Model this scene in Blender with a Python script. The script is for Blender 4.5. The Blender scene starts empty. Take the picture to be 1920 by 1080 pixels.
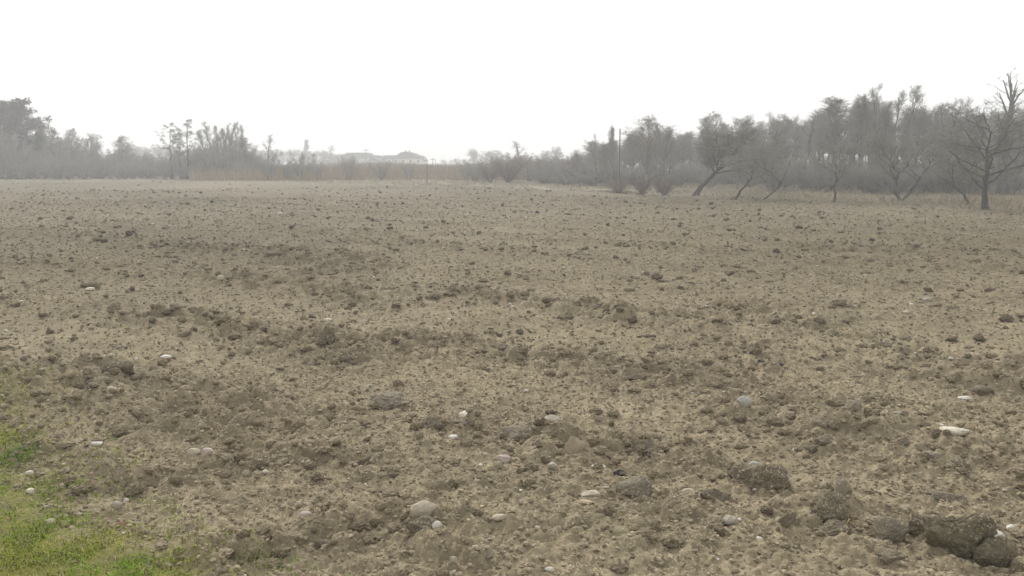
import bpy, math, random
import numpy as np
from mathutils import Vector

# ------------------------------------------------------------------ camera, sky, sun, exposure
S = bpy.context.scene
C = S.collection
CAM_H = 1.8
FPX = 1663.0                       # focal length in photo pixels (1920 wide)
PITCH = math.atan((540 - 300) / FPX)
cam_d = bpy.data.cameras.new("camera")
cam_d.sensor_width = 36.0
cam_d.lens = 36.0 * FPX / 1920.0
cam_d.clip_start = 0.05
cam_d.clip_end = 4000
cam = bpy.data.objects.new("camera", cam_d)
cam.location = (0, 0, CAM_H)
cam.rotation_euler = (math.pi / 2 - PITCH, 0, 0)
C.objects.link(cam)
S.camera = cam
S.render.resolution_x, S.render.resolution_y = 1024, 576

SUN_EL, SUN_AZ = math.radians(34), math.radians(-14)      # azimuth from +Y, clockwise positive
w = bpy.data.worlds.new("World"); S.world = w; w.use_nodes = True
nt = w.node_tree; bg = nt.nodes["Background"]
sky = nt.nodes.new("ShaderNodeTexSky"); sky.sky_type = 'NISHITA'; sky.sun_disc = False
sky.sun_elevation = SUN_EL; sky.sun_rotation = SUN_AZ
sky.dust_density = 6.0; sky.air_density = 1.0; sky.ozone_density = 1.0
hs = nt.nodes.new("ShaderNodeHueSaturation"); hs.inputs['Saturation'].default_value = 0.22
nt.links.new(sky.outputs[0], hs.inputs['Color'])
cl = nt.nodes.new("ShaderNodeMix"); cl.data_type = 'RGBA'; cl.inputs['Factor'].default_value = 0.45      # thin even cloud over the whole sky
cl.inputs['B'].default_value = (8.2, 8.3, 8.5, 1)
nt.links.new(hs.outputs[0], cl.inputs['A']); nt.links.new(cl.outputs['Result'], bg.inputs['Color'])
bg.inputs['Strength'].default_value = 0.15

sd = bpy.data.lights.new("sun", 'SUN'); sd.energy = 1.25; sd.angle = math.radians(25); sd.color = (1.0, 0.97, 0.92)
so = bpy.data.objects.new("sun", sd); C.objects.link(so)
sdir = Vector((math.sin(SUN_AZ) * math.cos(SUN_EL), math.cos(SUN_AZ) * math.cos(SUN_EL), math.sin(SUN_EL)))
so.rotation_euler = sdir.to_track_quat('Z', 'Y').to_euler(); so.location = sdir * 50

S.view_settings.view_transform = 'Standard'; S.view_settings.look = 'None'
S.view_settings.gamma = 1; S.view_settings.exposure = 0.30
S.cycles.max_bounces = 4; S.cycles.diffuse_bounces = 3; S.cycles.volume_bounces = 1
HAZE_DENSITY = 0.0032
HAZE_G = 0.2

# ------------------------------------------------------------------ numpy noise
_pr = np.random.RandomState(7)
_perm = _pr.permutation(512); _perm = np.concatenate([_perm, _perm, _perm])
_val = _pr.rand(512)
def _h2(i, j, k=0): return _val[_perm[_perm[(i & 511)] + (j & 511)] ^ (k & 511)] if False else _val[_perm[(_perm[i & 511] + (j & 511)) & 511] ^ (k & 511)]
def noise2(x, y, k=0):
    xi = np.floor(x).astype(np.int64); yi = np.floor(y).astype(np.int64)
    fx = x - xi; fy = y - yi; u = fx*fx*(3-2*fx); v = fy*fy*(3-2*fy)
    a = _h2(xi, yi, k); b = _h2(xi+1, yi, k); c = _h2(xi, yi+1, k); d = _h2(xi+1, yi+1, k)
    return (a*(1-u)+b*u)*(1-v)+(c*(1-u)+d*u)*v*1.0
def fbm2(x, y, oct=4, k=0):
    s = 0; a = .5
    for o in range(oct):
        s = s + a*(noise2(x, y, k+o*37) - .5); x = x*2.03+11.7; y = y*2.01-5.3; a *= .5
    return s
def noise3(p, k=0):
    i = np.floor(p).astype(np.int64); f = p-i; f = f*f*(3-2*f)
    def h(a, b, c): return _val[_perm[(_perm[(_perm[(i[:, 0]+a) & 511]+i[:, 1]+b) & 511]+i[:, 2]+c) & 511] ^ (k & 511)]
    r = 0
    for a in (0, 1):
        for b in (0, 1):
            for c in (0, 1):
                wt = (f[:, 0] if a else 1-f[:, 0])*(f[:, 1] if b else 1-f[:, 1])*(f[:, 2] if c else 1-f[:, 2])
                r = r + wt*h(a, b, c)
    return r - .5
def sstep(a, b, x): t = np.clip((x-a)/(b-a), 0, 1); return t*t*(3-2*t)

# ------------------------------------------------------------------ pixel -> world
cp, sp = math.cos(PITCH), math.sin(PITCH)
def ray(px, py):
    dx = (px-960)/FPX; dy = -(py-540)/FPX
    return np.array([dx, cp + dy*sp, -sp + dy*cp])
def ground_at(px, py):
    d = ray(px, py); t = -CAM_H/d[2]; return d[0]*t, d[1]*t
def at(px, py, Y):                       # the point on the plane y = Y seen at this pixel
    d = ray(px, py); t = Y/d[1]; return d[0]*t, Y, CAM_H + d[2]*t

# ------------------------------------------------------------------ terrain
EDGE = [(0, 333), (250, 335), (450, 340), (850, 349), (1100, 359), (1300, 367), (1500, 375), (1700, 383), (1920, 397)]
_e = [ground_at(*p) for p in EDGE]
_ea = np.array([x/y for x, y in _e]); _er = np.array([y for x, y in _e])
def edge_mask(x, y):                     # 0 on the ploughed soil, 1 on the dry grass behind it
    yy = np.maximum(y, .01); a = x/yy
    r = np.interp(a, _ea, _er)
    m = sstep(-.05, .06, (y-r)/r + .10*fbm2(x*.15, y*.15, 3, 5))
    return m
VG = [ground_at(*p) for p in [(-60, 700), (10, 785), (65, 885), (160, 965), (300, 1030), (450, 1085), (560, 1140)]]
_vy = np.array([p[1] for p in VG])[::-1]; _vx = np.array([p[0] for p in VG])[::-1]
def verge_d(x, y):                       # metres inside the green verge (negative outside)
    slope = (_vx[-1]-_vx[0])/(_vy[-1]-_vy[0])
    xe = np.interp(y, _vy, _vx); xe = np.where(y > _vy[-1], _vx[-1]+(y-_vy[-1])*slope, xe); xe = np.where(y < _vy[0], _vx[0]+(y-_vy[0])*slope, xe)
    return (xe - x)*.75 + .65*fbm2(x*1.8, y*1.5, 4, 9)
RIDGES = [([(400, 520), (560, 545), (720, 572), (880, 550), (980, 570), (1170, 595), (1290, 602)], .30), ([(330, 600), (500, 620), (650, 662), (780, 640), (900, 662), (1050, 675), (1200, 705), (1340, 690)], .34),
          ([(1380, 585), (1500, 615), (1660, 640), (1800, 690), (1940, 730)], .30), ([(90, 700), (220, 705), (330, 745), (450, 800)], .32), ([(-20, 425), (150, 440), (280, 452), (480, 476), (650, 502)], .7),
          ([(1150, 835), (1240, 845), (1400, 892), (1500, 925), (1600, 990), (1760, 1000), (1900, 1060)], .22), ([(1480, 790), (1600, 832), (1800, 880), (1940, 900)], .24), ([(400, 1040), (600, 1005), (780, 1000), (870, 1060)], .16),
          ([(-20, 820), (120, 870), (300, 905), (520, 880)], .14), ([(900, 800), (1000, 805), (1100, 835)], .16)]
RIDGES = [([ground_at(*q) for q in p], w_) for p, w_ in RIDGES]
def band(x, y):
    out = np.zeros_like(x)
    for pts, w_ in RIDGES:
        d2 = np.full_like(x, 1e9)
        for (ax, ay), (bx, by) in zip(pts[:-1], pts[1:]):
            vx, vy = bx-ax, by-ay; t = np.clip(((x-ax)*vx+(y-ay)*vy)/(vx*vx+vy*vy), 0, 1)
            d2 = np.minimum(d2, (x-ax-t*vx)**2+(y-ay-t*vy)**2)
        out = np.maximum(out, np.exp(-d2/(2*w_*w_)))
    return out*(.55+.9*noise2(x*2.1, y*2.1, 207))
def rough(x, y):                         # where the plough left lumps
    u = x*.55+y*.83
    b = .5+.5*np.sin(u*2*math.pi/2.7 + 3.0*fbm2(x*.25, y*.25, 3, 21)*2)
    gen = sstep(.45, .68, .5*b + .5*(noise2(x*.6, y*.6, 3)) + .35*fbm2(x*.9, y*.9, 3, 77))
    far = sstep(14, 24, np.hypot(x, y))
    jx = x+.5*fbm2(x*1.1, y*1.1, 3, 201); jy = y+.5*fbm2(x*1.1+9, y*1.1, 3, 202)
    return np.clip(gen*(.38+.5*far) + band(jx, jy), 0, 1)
def lumps(x, y, cell, k, thr, hmax):
    cx = np.floor(x/cell).astype(np.int64); cy = np.floor(y/cell).astype(np.int64); out = np.zeros_like(x)
    for i in (-1, 0, 1):
        for j in (-1, 0, 1):
            a, b = cx+i, cy+j
            fx = (a+_h2(a, b, k))*cell; fy = (b+_h2(a, b, k+1))*cell
            on = _h2(a, b, k+2); sz = .28+.42*_h2(a, b, k+3); el = .6+.8*_h2(a, b, k+4); th = _h2(a, b, k+5)*3.14
            dx = x-fx; dy = y-fy; c = np.cos(th); s = np.sin(th)
            d = ((dx*c+dy*s)/(el))**2+((-dx*s+dy*c)*el)**2
            q = 1-d/(sz*cell)**2
            out = np.maximum(out, np.where(on < thr, np.clip(q, 0, 1)**.7*sz*hmax, 0))
    return out
def H(x, y):
    x = np.asarray(x, float); y = np.asarray(y, float)
    d = np.hypot(x, y)
    soil = 1-edge_mask(x, y); soil = soil*(1-.75*sstep(0, .35, verge_d(x, y)))
    near = 1-sstep(14, 34, d); mid = 1-sstep(40, 90, d)
    r = rough(x, y)
    z = .10*fbm2(x*.18, y*.18, 3, 1)*np.clip(d/6, .2, 1)
    u = x*.55+y*.83
    z = z + soil*.032*np.sin(u*2*math.pi/2.7+fbm2(x*.25, y*.25, 3, 21)*6)*(1-sstep(50, 90, d))
    z = z + soil*((.045)*fbm2(x*1.7, y*1.7, 3, 60)+.026*fbm2(x*6, y*6, 3, 61))*(.35+.65*r)*mid
    z = z + soil*.036*(fbm2(x*11, y*13, 3, 30))*(.65+.5*r)*near
    z = z + soil*(.016*np.abs(fbm2(x*26, y*26, 2, 33))+.012*fbm2(x*55, y*55, 2, 34))*(1-sstep(8, 16, d))
    wx = x+.05*fbm2(x*9, y*9, 3, 40); wy = y+.05*fbm2(x*9+50, y*9, 3, 41)
    z = z + soil*lumps(wx, wy, .24, 100, .42, .17)*r*mid*.8
    z = z + soil*lumps(wx, wy, .12, 120, .55, .062)*(.45+.55*r)*near
    z = z + soil*lumps(wx, wy, .052, 140, .75, .034)*(.75+.25*r)*(1-sstep(9, 18, d))
    return z
def Hs(x, y): return float(H(np.array([x]), np.array([y]))[0])

# ------------------------------------------------------------------ mesh + object helpers
def mesh(name, verts, faces, smooth=True, tint=None):
    verts = np.asarray(verts, np.float32); me = bpy.data.meshes.new(name)
    if not isinstance(faces, list): faces = [faces]
    faces = [np.asarray(f, np.int32) for f in faces if len(f)]
    me.vertices.add(len(verts)); me.vertices.foreach_set('co', verts.ravel())
    nl = sum(f.size for f in faces); npoly = sum(len(f) for f in faces)
    me.loops.add(nl); me.loops.foreach_set('vertex_index', np.concatenate([f.ravel() for f in faces]))
    me.polygons.add(npoly)
    tot = np.concatenate([np.full(len(f), f.shape[1], np.int32) for f in faces])
    st = np.concatenate([[0], np.cumsum(tot)[:-1]]).astype(np.int32)
    me.polygons.foreach_set('loop_start', st); me.polygons.foreach_set('loop_total', tot)
    me.polygons.foreach_set('use_smooth', np.full(npoly, smooth))
    if tint is not None:
        a = me.attributes.new('tint', 'FLOAT_COLOR', 'POINT')
        t = np.concatenate([np.asarray(tint, np.float32), np.ones((len(verts), 1), np.float32)], 1); a.data.foreach_set('color', t.ravel())
    me.update(calc_edges=True); me.validate()
    return me
def obj(name, me, mat, parent=None):
    o = bpy.data.objects.new(name, me); C.objects.link(o)
    if mat is not None and isinstance(me, bpy.types.Mesh) and not me.materials: me.materials.append(mat)
    if parent is not None: o.parent = parent
    return o
def tag(o, label=None, cat=None, group=None, kind=None):
    if label: o['label'] = label
    if cat: o['category'] = cat
    if group: o['group'] = group
    if kind: o['kind'] = kind
    return o
def empty(name, loc=(0, 0, 0), rz=0.0):
    o = bpy.data.objects.new(name, None); o.location = loc; o.rotation_euler = (0, 0, rz); C.objects.link(o); return o

# ------------------------------------------------------------------ materials
def newmat(name, rough=.95, spec=.15):
    m = bpy.data.materials.new(name); m.use_nodes = True; b = m.node_tree.nodes['Principled BSDF']
    b.inputs['Roughness'].default_value = rough; b.inputs['Specular IOR Level'].default_value = spec
    return m, m.node_tree, b
def N(t, typ, **kw):
    n = t.nodes.new(typ)
    for k, v in kw.items(): setattr(n, k, v)
    return n
def noise_node(t, co, scale, detail=4, rough=.6):
    n = N(t, 'ShaderNodeTexNoise'); n.inputs['Scale'].default_value = scale; n.inputs['Detail'].default_value = detail
    n.inputs['Roughness'].default_value = rough; t.links.new(co, n.inputs['Vector']); return n.outputs['Fac']
def ramp(t, fac, stops):
    r = N(t, 'ShaderNodeValToRGB'); e = r.color_ramp.elements
    while len(e) > 1: e.remove(e[-1])
    e[0].position = stops[0][0]; e[0].color = (*stops[0][1], 1)
    for p, c in stops[1:]:
        q = e.new(p); q.color = (*c, 1)
    t.links.new(fac, r.inputs[0]); return r.outputs[0]
def mix(t, fac, a, b, mode='MIX'):
    m = N(t, 'ShaderNodeMix', data_type='RGBA', blend_type=mode)
    for s, v in ((m.inputs['Factor'], fac), (m.inputs['A'], a), (m.inputs['B'], b)):
        if isinstance(v, (int, float)): s.default_value = v
        elif isinstance(v, tuple): s.default_value = (*v, 1)
        else: t.links.new(v, s)
    return m.outputs['Result']
def math_n(t, op, a, b=None):
    m = N(t, 'ShaderNodeMath', operation=op)
    for i, v in enumerate((a, b)):
        if v is None: continue
        if isinstance(v, (int, float)): m.inputs[i].default_value = v
        else: t.links.new(v, m.inputs[i])
    return m.outputs[0]
def bump(t, b, h, strength, dist):
    n = N(t, 'ShaderNodeBump'); n.inputs['Strength'].default_value = strength; n.inputs['Distance'].default_value = dist
    t.links.new(h, n.inputs['Height']); t.links.new(n.outputs[0], b.inputs['Normal'])
g3 = lambda v: (v[0], v[1], v[2])

def soil_material(name, dark, lite, straw, moss=0.0, ground=False):
    m, t, b = newmat(name)
    pos = N(t, 'ShaderNodeNewGeometry').outputs['Position']
    n1 = noise_node(t, pos, .9, 4); n2 = noise_node(t, pos, 9, 5, .65); n3 = noise_node(t, pos, 55, 4, .7)
    f = math_n(t, 'ADD', math_n(t, 'MULTIPLY', n1, .40), math_n(t, 'ADD', math_n(t, 'MULTIPLY', n2, .35), math_n(t, 'MULTIPLY', n3, .25)))
    mid = tuple((a+c)/2 for a, c in zip(dark, lite))
    col = ramp(t, f, [(.36, dark), (.48, mid), (.60, lite)])
    # bits of chaff and pale grit in the crust
    mp = N(t, 'ShaderNodeMapping'); mp.inputs['Scale'].default_value = (1, .45, 1); mp.inputs['Rotation'].default_value = (0, 0, .9); t.links.new(pos, mp.inputs['Vector'])
    n4 = noise_node(t, mp.outputs[0], 95, 3, .6)
    n5 = noise_node(t, pos, 3.1, 3)
    sf = math_n(t, 'MULTIPLY', ramp(t, n4, [(.54, (0, 0, 0)), (.66, (1, 1, 1))]), ramp(t, n5, [(.42, (.25,)*3), (.6, (.9,)*3)]))
    col = mix(t, sf, col, straw)
    ng = noise_node(t, pos, .35, 3); mg = noise_node(t, pos, 6.5, 4)
    gf = math_n(t, 'MULTIPLY', ramp(t, ng, [(.45, (0,)*3), (.62, (1,)*3)]), ramp(t, mg, [(.45, (0,)*3), (.62, (.45,)*3)]))
    col = mix(t, gf, col, (.215, .205, .120))
    if moss: col = mix(t, ramp(t, mg, [(.50-moss*.25, (0,)*3), (.62, (.65,)*3)]), col, (.135, .118, .068))
    if ground:
        def att(nm): return N(t, 'ShaderNodeAttribute', attribute_name=nm).outputs['Fac']
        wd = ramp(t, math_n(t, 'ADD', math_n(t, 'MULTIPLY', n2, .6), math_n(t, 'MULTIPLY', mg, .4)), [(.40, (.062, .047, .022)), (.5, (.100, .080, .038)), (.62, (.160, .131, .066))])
        col = mix(t, att('weed'), col, wd)  # darker ground tone towards the far field
        tone_f = math_n(t, 'MULTIPLY', att('rough_tone'), ramp(t, n2, [(.38, (.38,)*3), (.6, (.06,)*3)]))      # soil colour made darker where the ground is rough
        col = mix(t, tone_f, col, (.125, .102, .068))
        gr = ramp(t, math_n(t, 'ADD', math_n(t, 'MULTIPLY', noise_node(t, pos, 1.3, 5, .7), .5), math_n(t, 'MULTIPLY', noise_node(t, pos, 14, 4, .7), .5)),
                  [(.38, (.11, .092, .055)), (.5, (.175, .150, .092)), (.62, (.27, .23, .15))])
        col = mix(t, att('grass'), col, gr)
        vg = ramp(t, math_n(t, 'ADD', math_n(t, 'MULTIPLY', noise_node(t, pos, 4, 4), .5), math_n(t, 'MULTIPLY', noise_node(t, pos, 40, 4, .7), .5)),
                  [(.36, (.080, .068, .022)), (.5, (.16, .155, .03)), (.62, (.26, .23, .055))])
        col = mix(t, att('verge'), col, vg)
    t.links.new(col, b.inputs['Base Color'])
    hgt = math_n(t, 'ADD', math_n(t, 'MULTIPLY', n3, .5), math_n(t, 'MULTIPLY', noise_node(t, pos, 170, 3, .7), .3))
    bump(t, b, hgt, 1.0, .016)
    return m
DARK, LITE, STRAW = (.158, .125, .077), (.365, .300, .192), (.56, .49, .32)
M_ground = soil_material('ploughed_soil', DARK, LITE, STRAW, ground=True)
M_clod = soil_material('clod_soil', (.105, .086, .056), (.235, .196, .135), STRAW)
M_clod_grey = soil_material('dry_clod_soil', (.19, .162, .122), (.32, .275, .205), STRAW)
M_clod_moss = soil_material('mossy_clod_soil', (.095, .080, .053), (.21, .178, .125), STRAW, moss=.2)

def stone_material(name, c, var=.25, scale=30):
    m, t, b = newmat(name, .8, .3)
    co = N(t, 'ShaderNodeTexCoord').outputs['Object']
    f = noise_node(t, co, scale, 5, .65); f2 = noise_node(t, co, scale*1.1, 3)
    lo = tuple(v*(1-var) for v in c); hi = tuple(min(.85, v*(1+var*.5)) for v in c)
    col = ramp(t, f, [(.35, lo), (.62, hi)])
    col = mix(t, ramp(t, f2, [(.44, (0,)*3), (.62, (.55,)*3)]), col, (.30, .25, .18))      # soil sticking to it
    t.links.new(col, b.inputs['Base Color']); bump(t, b, f, .35, .006); return m
SM = {k: stone_material(k+'_stone', c) for k, c in dict(white=(.67, .635, .56), cream=(.74, .68, .54), grey=(.37, .335, .265), buff=(.45, .39, .29),
      tan=(.40, .33, .22), pink=(.48, .38, .33), blue=(.42, .41, .36), orange=(.43, .34, .23), red=(.36, .14, .09)).items()}
SM['black'] = stone_material('black_stone', (.012, .012, .013), .3)
def tint_material(name, rough=.9, var=.3, scale=20, trans=0.0):
    m, t, b = newmat(name, rough, .15)
    a = N(t, 'ShaderNodeAttribute', attribute_name='tint').outputs['Color']
    pos = N(t, 'ShaderNodeNewGeometry').outputs['Position']
    f = ramp(t, noise_node(t, pos, scale, 3), [(.3, (1-var,)*3), (.7, (1+var*.3,)*3)])
    t.links.new(mix(t, 1.0, a, f, 'MULTIPLY'), b.inputs['Base Color'])
    return m
M_pebble = tint_material('pebble', .8, .25, 60)
M_blade = tint_material('grass_blade', .8, .25, 8)
M_crumb = tint_material('soil_crumb', .95, .35, 90)
def bark_material(name, a, b_, scale=6):
    m, t, b = newmat(name, .9, .1)
    co = N(t, 'ShaderNodeTexCoord').outputs['Object']
    mp = N(t, 'ShaderNodeMapping'); mp.inputs['Scale'].default_value = (1, 1, .25); t.links.new(co, mp.inputs['Vector'])
    f = noise_node(t, mp.outputs[0], scale, 5, .7)
    t.links.new(ramp(t, f, [(.35, a), (.65, b_)]), b.inputs['Base Color']); bump(t, b, f, .6, .02); return m
M_bark = bark_material('bark', (.13, .118, .10), (.28, .26, .225))
M_bark_dk = bark_material('dark_bark', (.035, .030, .025), (.085, .072, .058))
M_bark_moss = bark_material('mossy_bark', (.045, .043, .030), (.105, .105, .062), 4)
M_bark_gy = bark_material('grey_bark', (.10, .10, .088), (.20, .195, .17))
M_twig = bark_material('twig', (.25, .23, .205), (.38, .35, .31), 2)
M_twig_gn = bark_material('lichen_twig', (.22, .215, .175), (.32, .315, .26), 2)
M_twig_or = bark_material('orchard_twig', (.13, .13, .10), (.21, .205, .16), 2)
M_twig_rd = bark_material('reddish_twig', (.20, .155, .125), (.30, .23, .185), 2)
M_twig_dk = bark_material('dark_twig', (.07, .068, .058), (.12, .115, .098), 2)
M_needle = bark_material('needle_foliage', (.075, .085, .06), (.13, .14, .10), 5)

# ------------------------------------------------------------------ ground sheet (polar grid, fine ahead of the camera)
def build_ground():
    fine = np.radians(np.arange(-42, 42.001, .085)); co = np.radians(np.arange(42+3, 318, 3.0))
    ang = np.concatenate([fine, co]); na = len(ang)
    rr = [.6]
    while rr[-1] < 590:
        d = rr[-1]
        q = .02 if d < 2.6 else (.0026 if d < 9 else (.0042 if d < 20 else (.008 if d < 60 else (.02 if d < 120 else .1))))
        rr.append(d*(1+q))
    rr = np.array(rr); nr = len(rr)
    A, R = np.meshgrid(ang, rr); x = (np.sin(A)*R).ravel(); y = (np.cos(A)*R).ravel()
    z = H(x, y)
    zc = np.concatenate([z, [z[:na].mean()]]); v = np.stack([np.concatenate([x, [0]]), np.concatenate([y, [0]]), zc], 1)
    i = np.arange(nr-1)[:, None]*na; j = np.arange(na)[None, :]; jn = (j+1) % na
    f = np.stack([i+j, i+na+j, i+na+jn, i+jn], -1).reshape(-1, 4)[:, ::-1]
    c = len(x); tri = np.stack([np.full(na, c), np.arange(na), (np.arange(na)+1) % na], 1)[:, ::-1]
    me = mesh('ploughed_field', v, [f, tri])
    def attr(nm, d):
        a = me.attributes.new(nm, 'FLOAT', 'POINT'); a.data.foreach_set('value', np.concatenate([d, [0]]).astype(np.float32))
    attr('grass', edge_mask(x, y)); vd = verge_d(x, y); attr('verge', sstep(-.45, .75, vd+.6*fbm2(x*9, y*9, 2, 90)))
    attr('rough_tone', rough(x, y)*(1-edge_mask(x, y)))
    attr('weed', sstep(3, 19, y+4*fbm2(x*.12, y*.12, 3, 17)*2)*(.80+.5*(noise2(x*.14, y*.10, 23)-.5)))  # mask of the darker ground tone, growing with distance ahead, patchy
    return me
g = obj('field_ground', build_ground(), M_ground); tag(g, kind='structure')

# ------------------------------------------------------------------ icospheres
def ico(n):
    t = (1+5**.5)/2
    v = [(-1, t, 0), (1, t, 0), (-1, -t, 0), (1, -t, 0), (0, -1, t), (0, 1, t), (0, -1, -t), (0, 1, -t), (t, 0, -1), (t, 0, 1), (-t, 0, -1), (-t, 0, 1)]
    f = [(0, 11, 5), (0, 5, 1), (0, 1, 7), (0, 7, 10), (0, 10, 11), (1, 5, 9), (5, 11, 4), (11, 10, 2), (10, 7, 6), (7, 1, 8), (3, 9, 4), (3, 4, 2), (3, 2, 6), (3, 6, 8), (3, 8, 9), (4, 9, 5), (2, 4, 11), (6, 2, 10), (8, 6, 7), (9, 8, 1)]
    v = [np.array(a)/np.linalg.norm(a) for a in v]
    for _ in range(n):
        c = {}; nf = []
        def m(a, b):
            k = (min(a, b), max(a, b))
            if k not in c: p = v[a]+v[b]; v.append(p/np.linalg.norm(p)); c[k] = len(v)-1
            return c[k]
        for a, b, d in f:
            e, h, i = m(a, b), m(b, d), m(d, a); nf += [(a, e, i), (b, h, e), (d, i, h), (e, h, i)]
        f = nf
    return np.array(v), np.array(f)
ICO = [ico(k) for k in range(6)]

# ------------------------------------------------------------------ stuff scatters: crumbs, small clods, grit
def wedge(rng, n, r0, r1, half=.66):
    r = np.sqrt(rng.rand(n)*(r1*r1-r0*r0)+r0*r0); a = (rng.rand(n)*2-1)*half
    return r*np.sin(a), r*np.cos(a)
def scatter(name, bands, seed, mat, colf, flat=(.45, .9), jit=.25, on=None, sink=.25, smooth=False):
    rng = np.random.RandomState(seed); V = []; F = []; T = []; off = 0
    for (n, r0, r1, s0, s1, lv) in bands:
        x, y = wedge(rng, n, r0, r1)
        k = on(x, y, rng); x, y = x[k], y[k]; n = len(x)
        if not n: continue
        s = s0*(s1/s0)**(rng.rand(n)**2.2)
        z = H(x, y); iv, iF = ICO[lv]; m = len(iv)
        sc = np.stack([s*(.7+.6*rng.rand(n)), s*(.7+.6*rng.rand(n)), s*(flat[0]+(flat[1]-flat[0])*rng.rand(n))], 1)
        P = iv[None]*(1+jit*(rng.rand(n, m, 1)*2-1))*sc[:, None]
        th = rng.rand(n)*6.28; c, s_ = np.cos(th)[:, None], np.sin(th)[:, None]
        tl = (rng.rand(n)-.5)[:, None]*.9; X = P[..., 0]; Z = P[..., 2]
        X, Z = X*np.cos(tl)-Z*np.sin(tl), X*np.sin(tl)+Z*np.cos(tl)
        X, Y = X*c-P[..., 1]*s_, X*s_+P[..., 1]*c
        X += x[:, None]; Y += y[:, None]; Z += (z+sc[:, 2]*(1-2*sink))[:, None]
        V.append(np.stack([X, Y, Z], -1).reshape(-1, 3)); F.append((iF[None]+(np.arange(n)*m)[:, None, None]).reshape(-1, 3)+off); off += n*m
        T.append(np.repeat(colf(n, rng)*((.52 if r0 >= 18 else (.74 if r0 >= 8 else .94)) if 'soil' in name else 1), m, 0))      # soil tint set darker in the farther bands
    return obj(name, mesh(name, np.concatenate(V), np.concatenate(F), smooth, np.concatenate(T)), mat)
def lerpc(a, b, t): return np.array(a)[None]*(1-t[:, None])+np.array(b)[None]*t[:, None]
on_soil = lambda x, y, r: (r.rand(len(x)) < (.07+.93*rough(x, y)*(.3+.7*noise2(x*1.3, y*1.3, 66))))*(edge_mask(x, y) < .5)*(verge_d(x, y) < .1)
on_any = lambda x, y, r: (edge_mask(x, y) < .6)*(verge_d(x, y) < .25)
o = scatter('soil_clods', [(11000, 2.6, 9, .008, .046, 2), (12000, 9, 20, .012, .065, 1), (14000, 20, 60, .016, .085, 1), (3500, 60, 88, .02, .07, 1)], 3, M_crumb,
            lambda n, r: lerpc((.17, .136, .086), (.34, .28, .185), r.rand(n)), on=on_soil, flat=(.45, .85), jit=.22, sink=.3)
tag(o, 'small brown clods of soil strewn all over the ploughed field', 'clods', kind='stuff')
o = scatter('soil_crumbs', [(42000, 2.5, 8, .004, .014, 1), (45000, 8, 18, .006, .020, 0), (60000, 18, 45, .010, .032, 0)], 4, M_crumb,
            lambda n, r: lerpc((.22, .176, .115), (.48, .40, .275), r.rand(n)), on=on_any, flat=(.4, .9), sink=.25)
tag(o, 'fine crumbs of dry soil between the clods of the field', 'soil crumbs', kind='stuff')
def pebcol(n, r):
    t = r.rand(n); c = lerpc((.36, .32, .25), (.70, .67, .60), t**1.2); c[r.rand(n) < .12] *= np.array([1.05, .85, .6]); return c
o = scatter('small_pebbles', [(360, 2.6, 9, .006, .017, 2), (420, 9, 22, .010, .026, 2), (1500, 22, 80, .014, .040, 1)], 5, M_pebble, pebcol, on=on_any, flat=(.35, .7), jit=.08, sink=.25, smooth=True)
tag(o, 'tiny pale pebbles scattered over the bare soil', 'pebbles', kind='stuff')

# ------------------------------------------------------------------ blades: straw litter, verge grass, dry margin, reeds
def blades(name, x, y, z, hgt, wid, lean, az, cols, mat, seg=3, bend=.5, z0=None):
    n = len(x); t = np.linspace(0, 1, seg+1)[None]; dx, dy = np.cos(az)[:, None], np.sin(az)[:, None]
    la = lean[:, None]*(1-bend+bend*t*2) if True else 0
    rr = np.sin(la)*t*hgt[:, None]; zz = np.cos(la)*t*hgt[:, None]
    cx = x[:, None]+dx*rr; cy = y[:, None]+dy*rr; cz = z[:, None]+zz
    wv = wid[:, None]*(1-.85*t**1.5)*.5; px_, py_ = -dy*wv, dx*wv
    L = np.stack([cx-px_, cy-py_, cz], -1); R = np.stack([cx+px_, cy+py_, cz], -1); Mi = np.stack([cx+dx*wv*.5, cy+dy*wv*.5, cz+wv*.6], -1)
    V = np.stack([L, Mi, R], 2); V = V.reshape(-1, 3); k = 3*(seg+1)
    F = []
    for s in range(seg):
        a = s*3; F += [(a, a+1, a+4, a+3), (a+1, a+2, a+5, a+4), (a+2, a, a+3, a+5)]
    F = (np.array(F)[None]+(np.arange(n)*k)[:, None, None]).reshape(-1, 4)
    return mesh(name, V, F, True, np.repeat(cols, k, 0))
rng = np.random.RandomState(11)
# straw litter lying on the soil
x, y = wedge(rng, 9000, 2.6, 14); k = (rng.rand(len(x)) < .25+.75*noise2(x*.8, y*.8, 55)); x, y = x[k], y[k]; n = len(x)
me = blades('straw_litter', x, y, H(x, y)+.006, .015+.05*rng.rand(n)**2, .0016+.0022*rng.rand(n), 1.35+.25*rng.rand(n), rng.rand(n)*6.28,
            lerpc((.30, .25, .16), (.58, .50, .34), rng.rand(n)), M_blade, seg=1, bend=0)
tag(obj('straw_litter', me, M_blade), 'short bits of pale straw lying on the soil', 'straw', kind='stuff')
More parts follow.
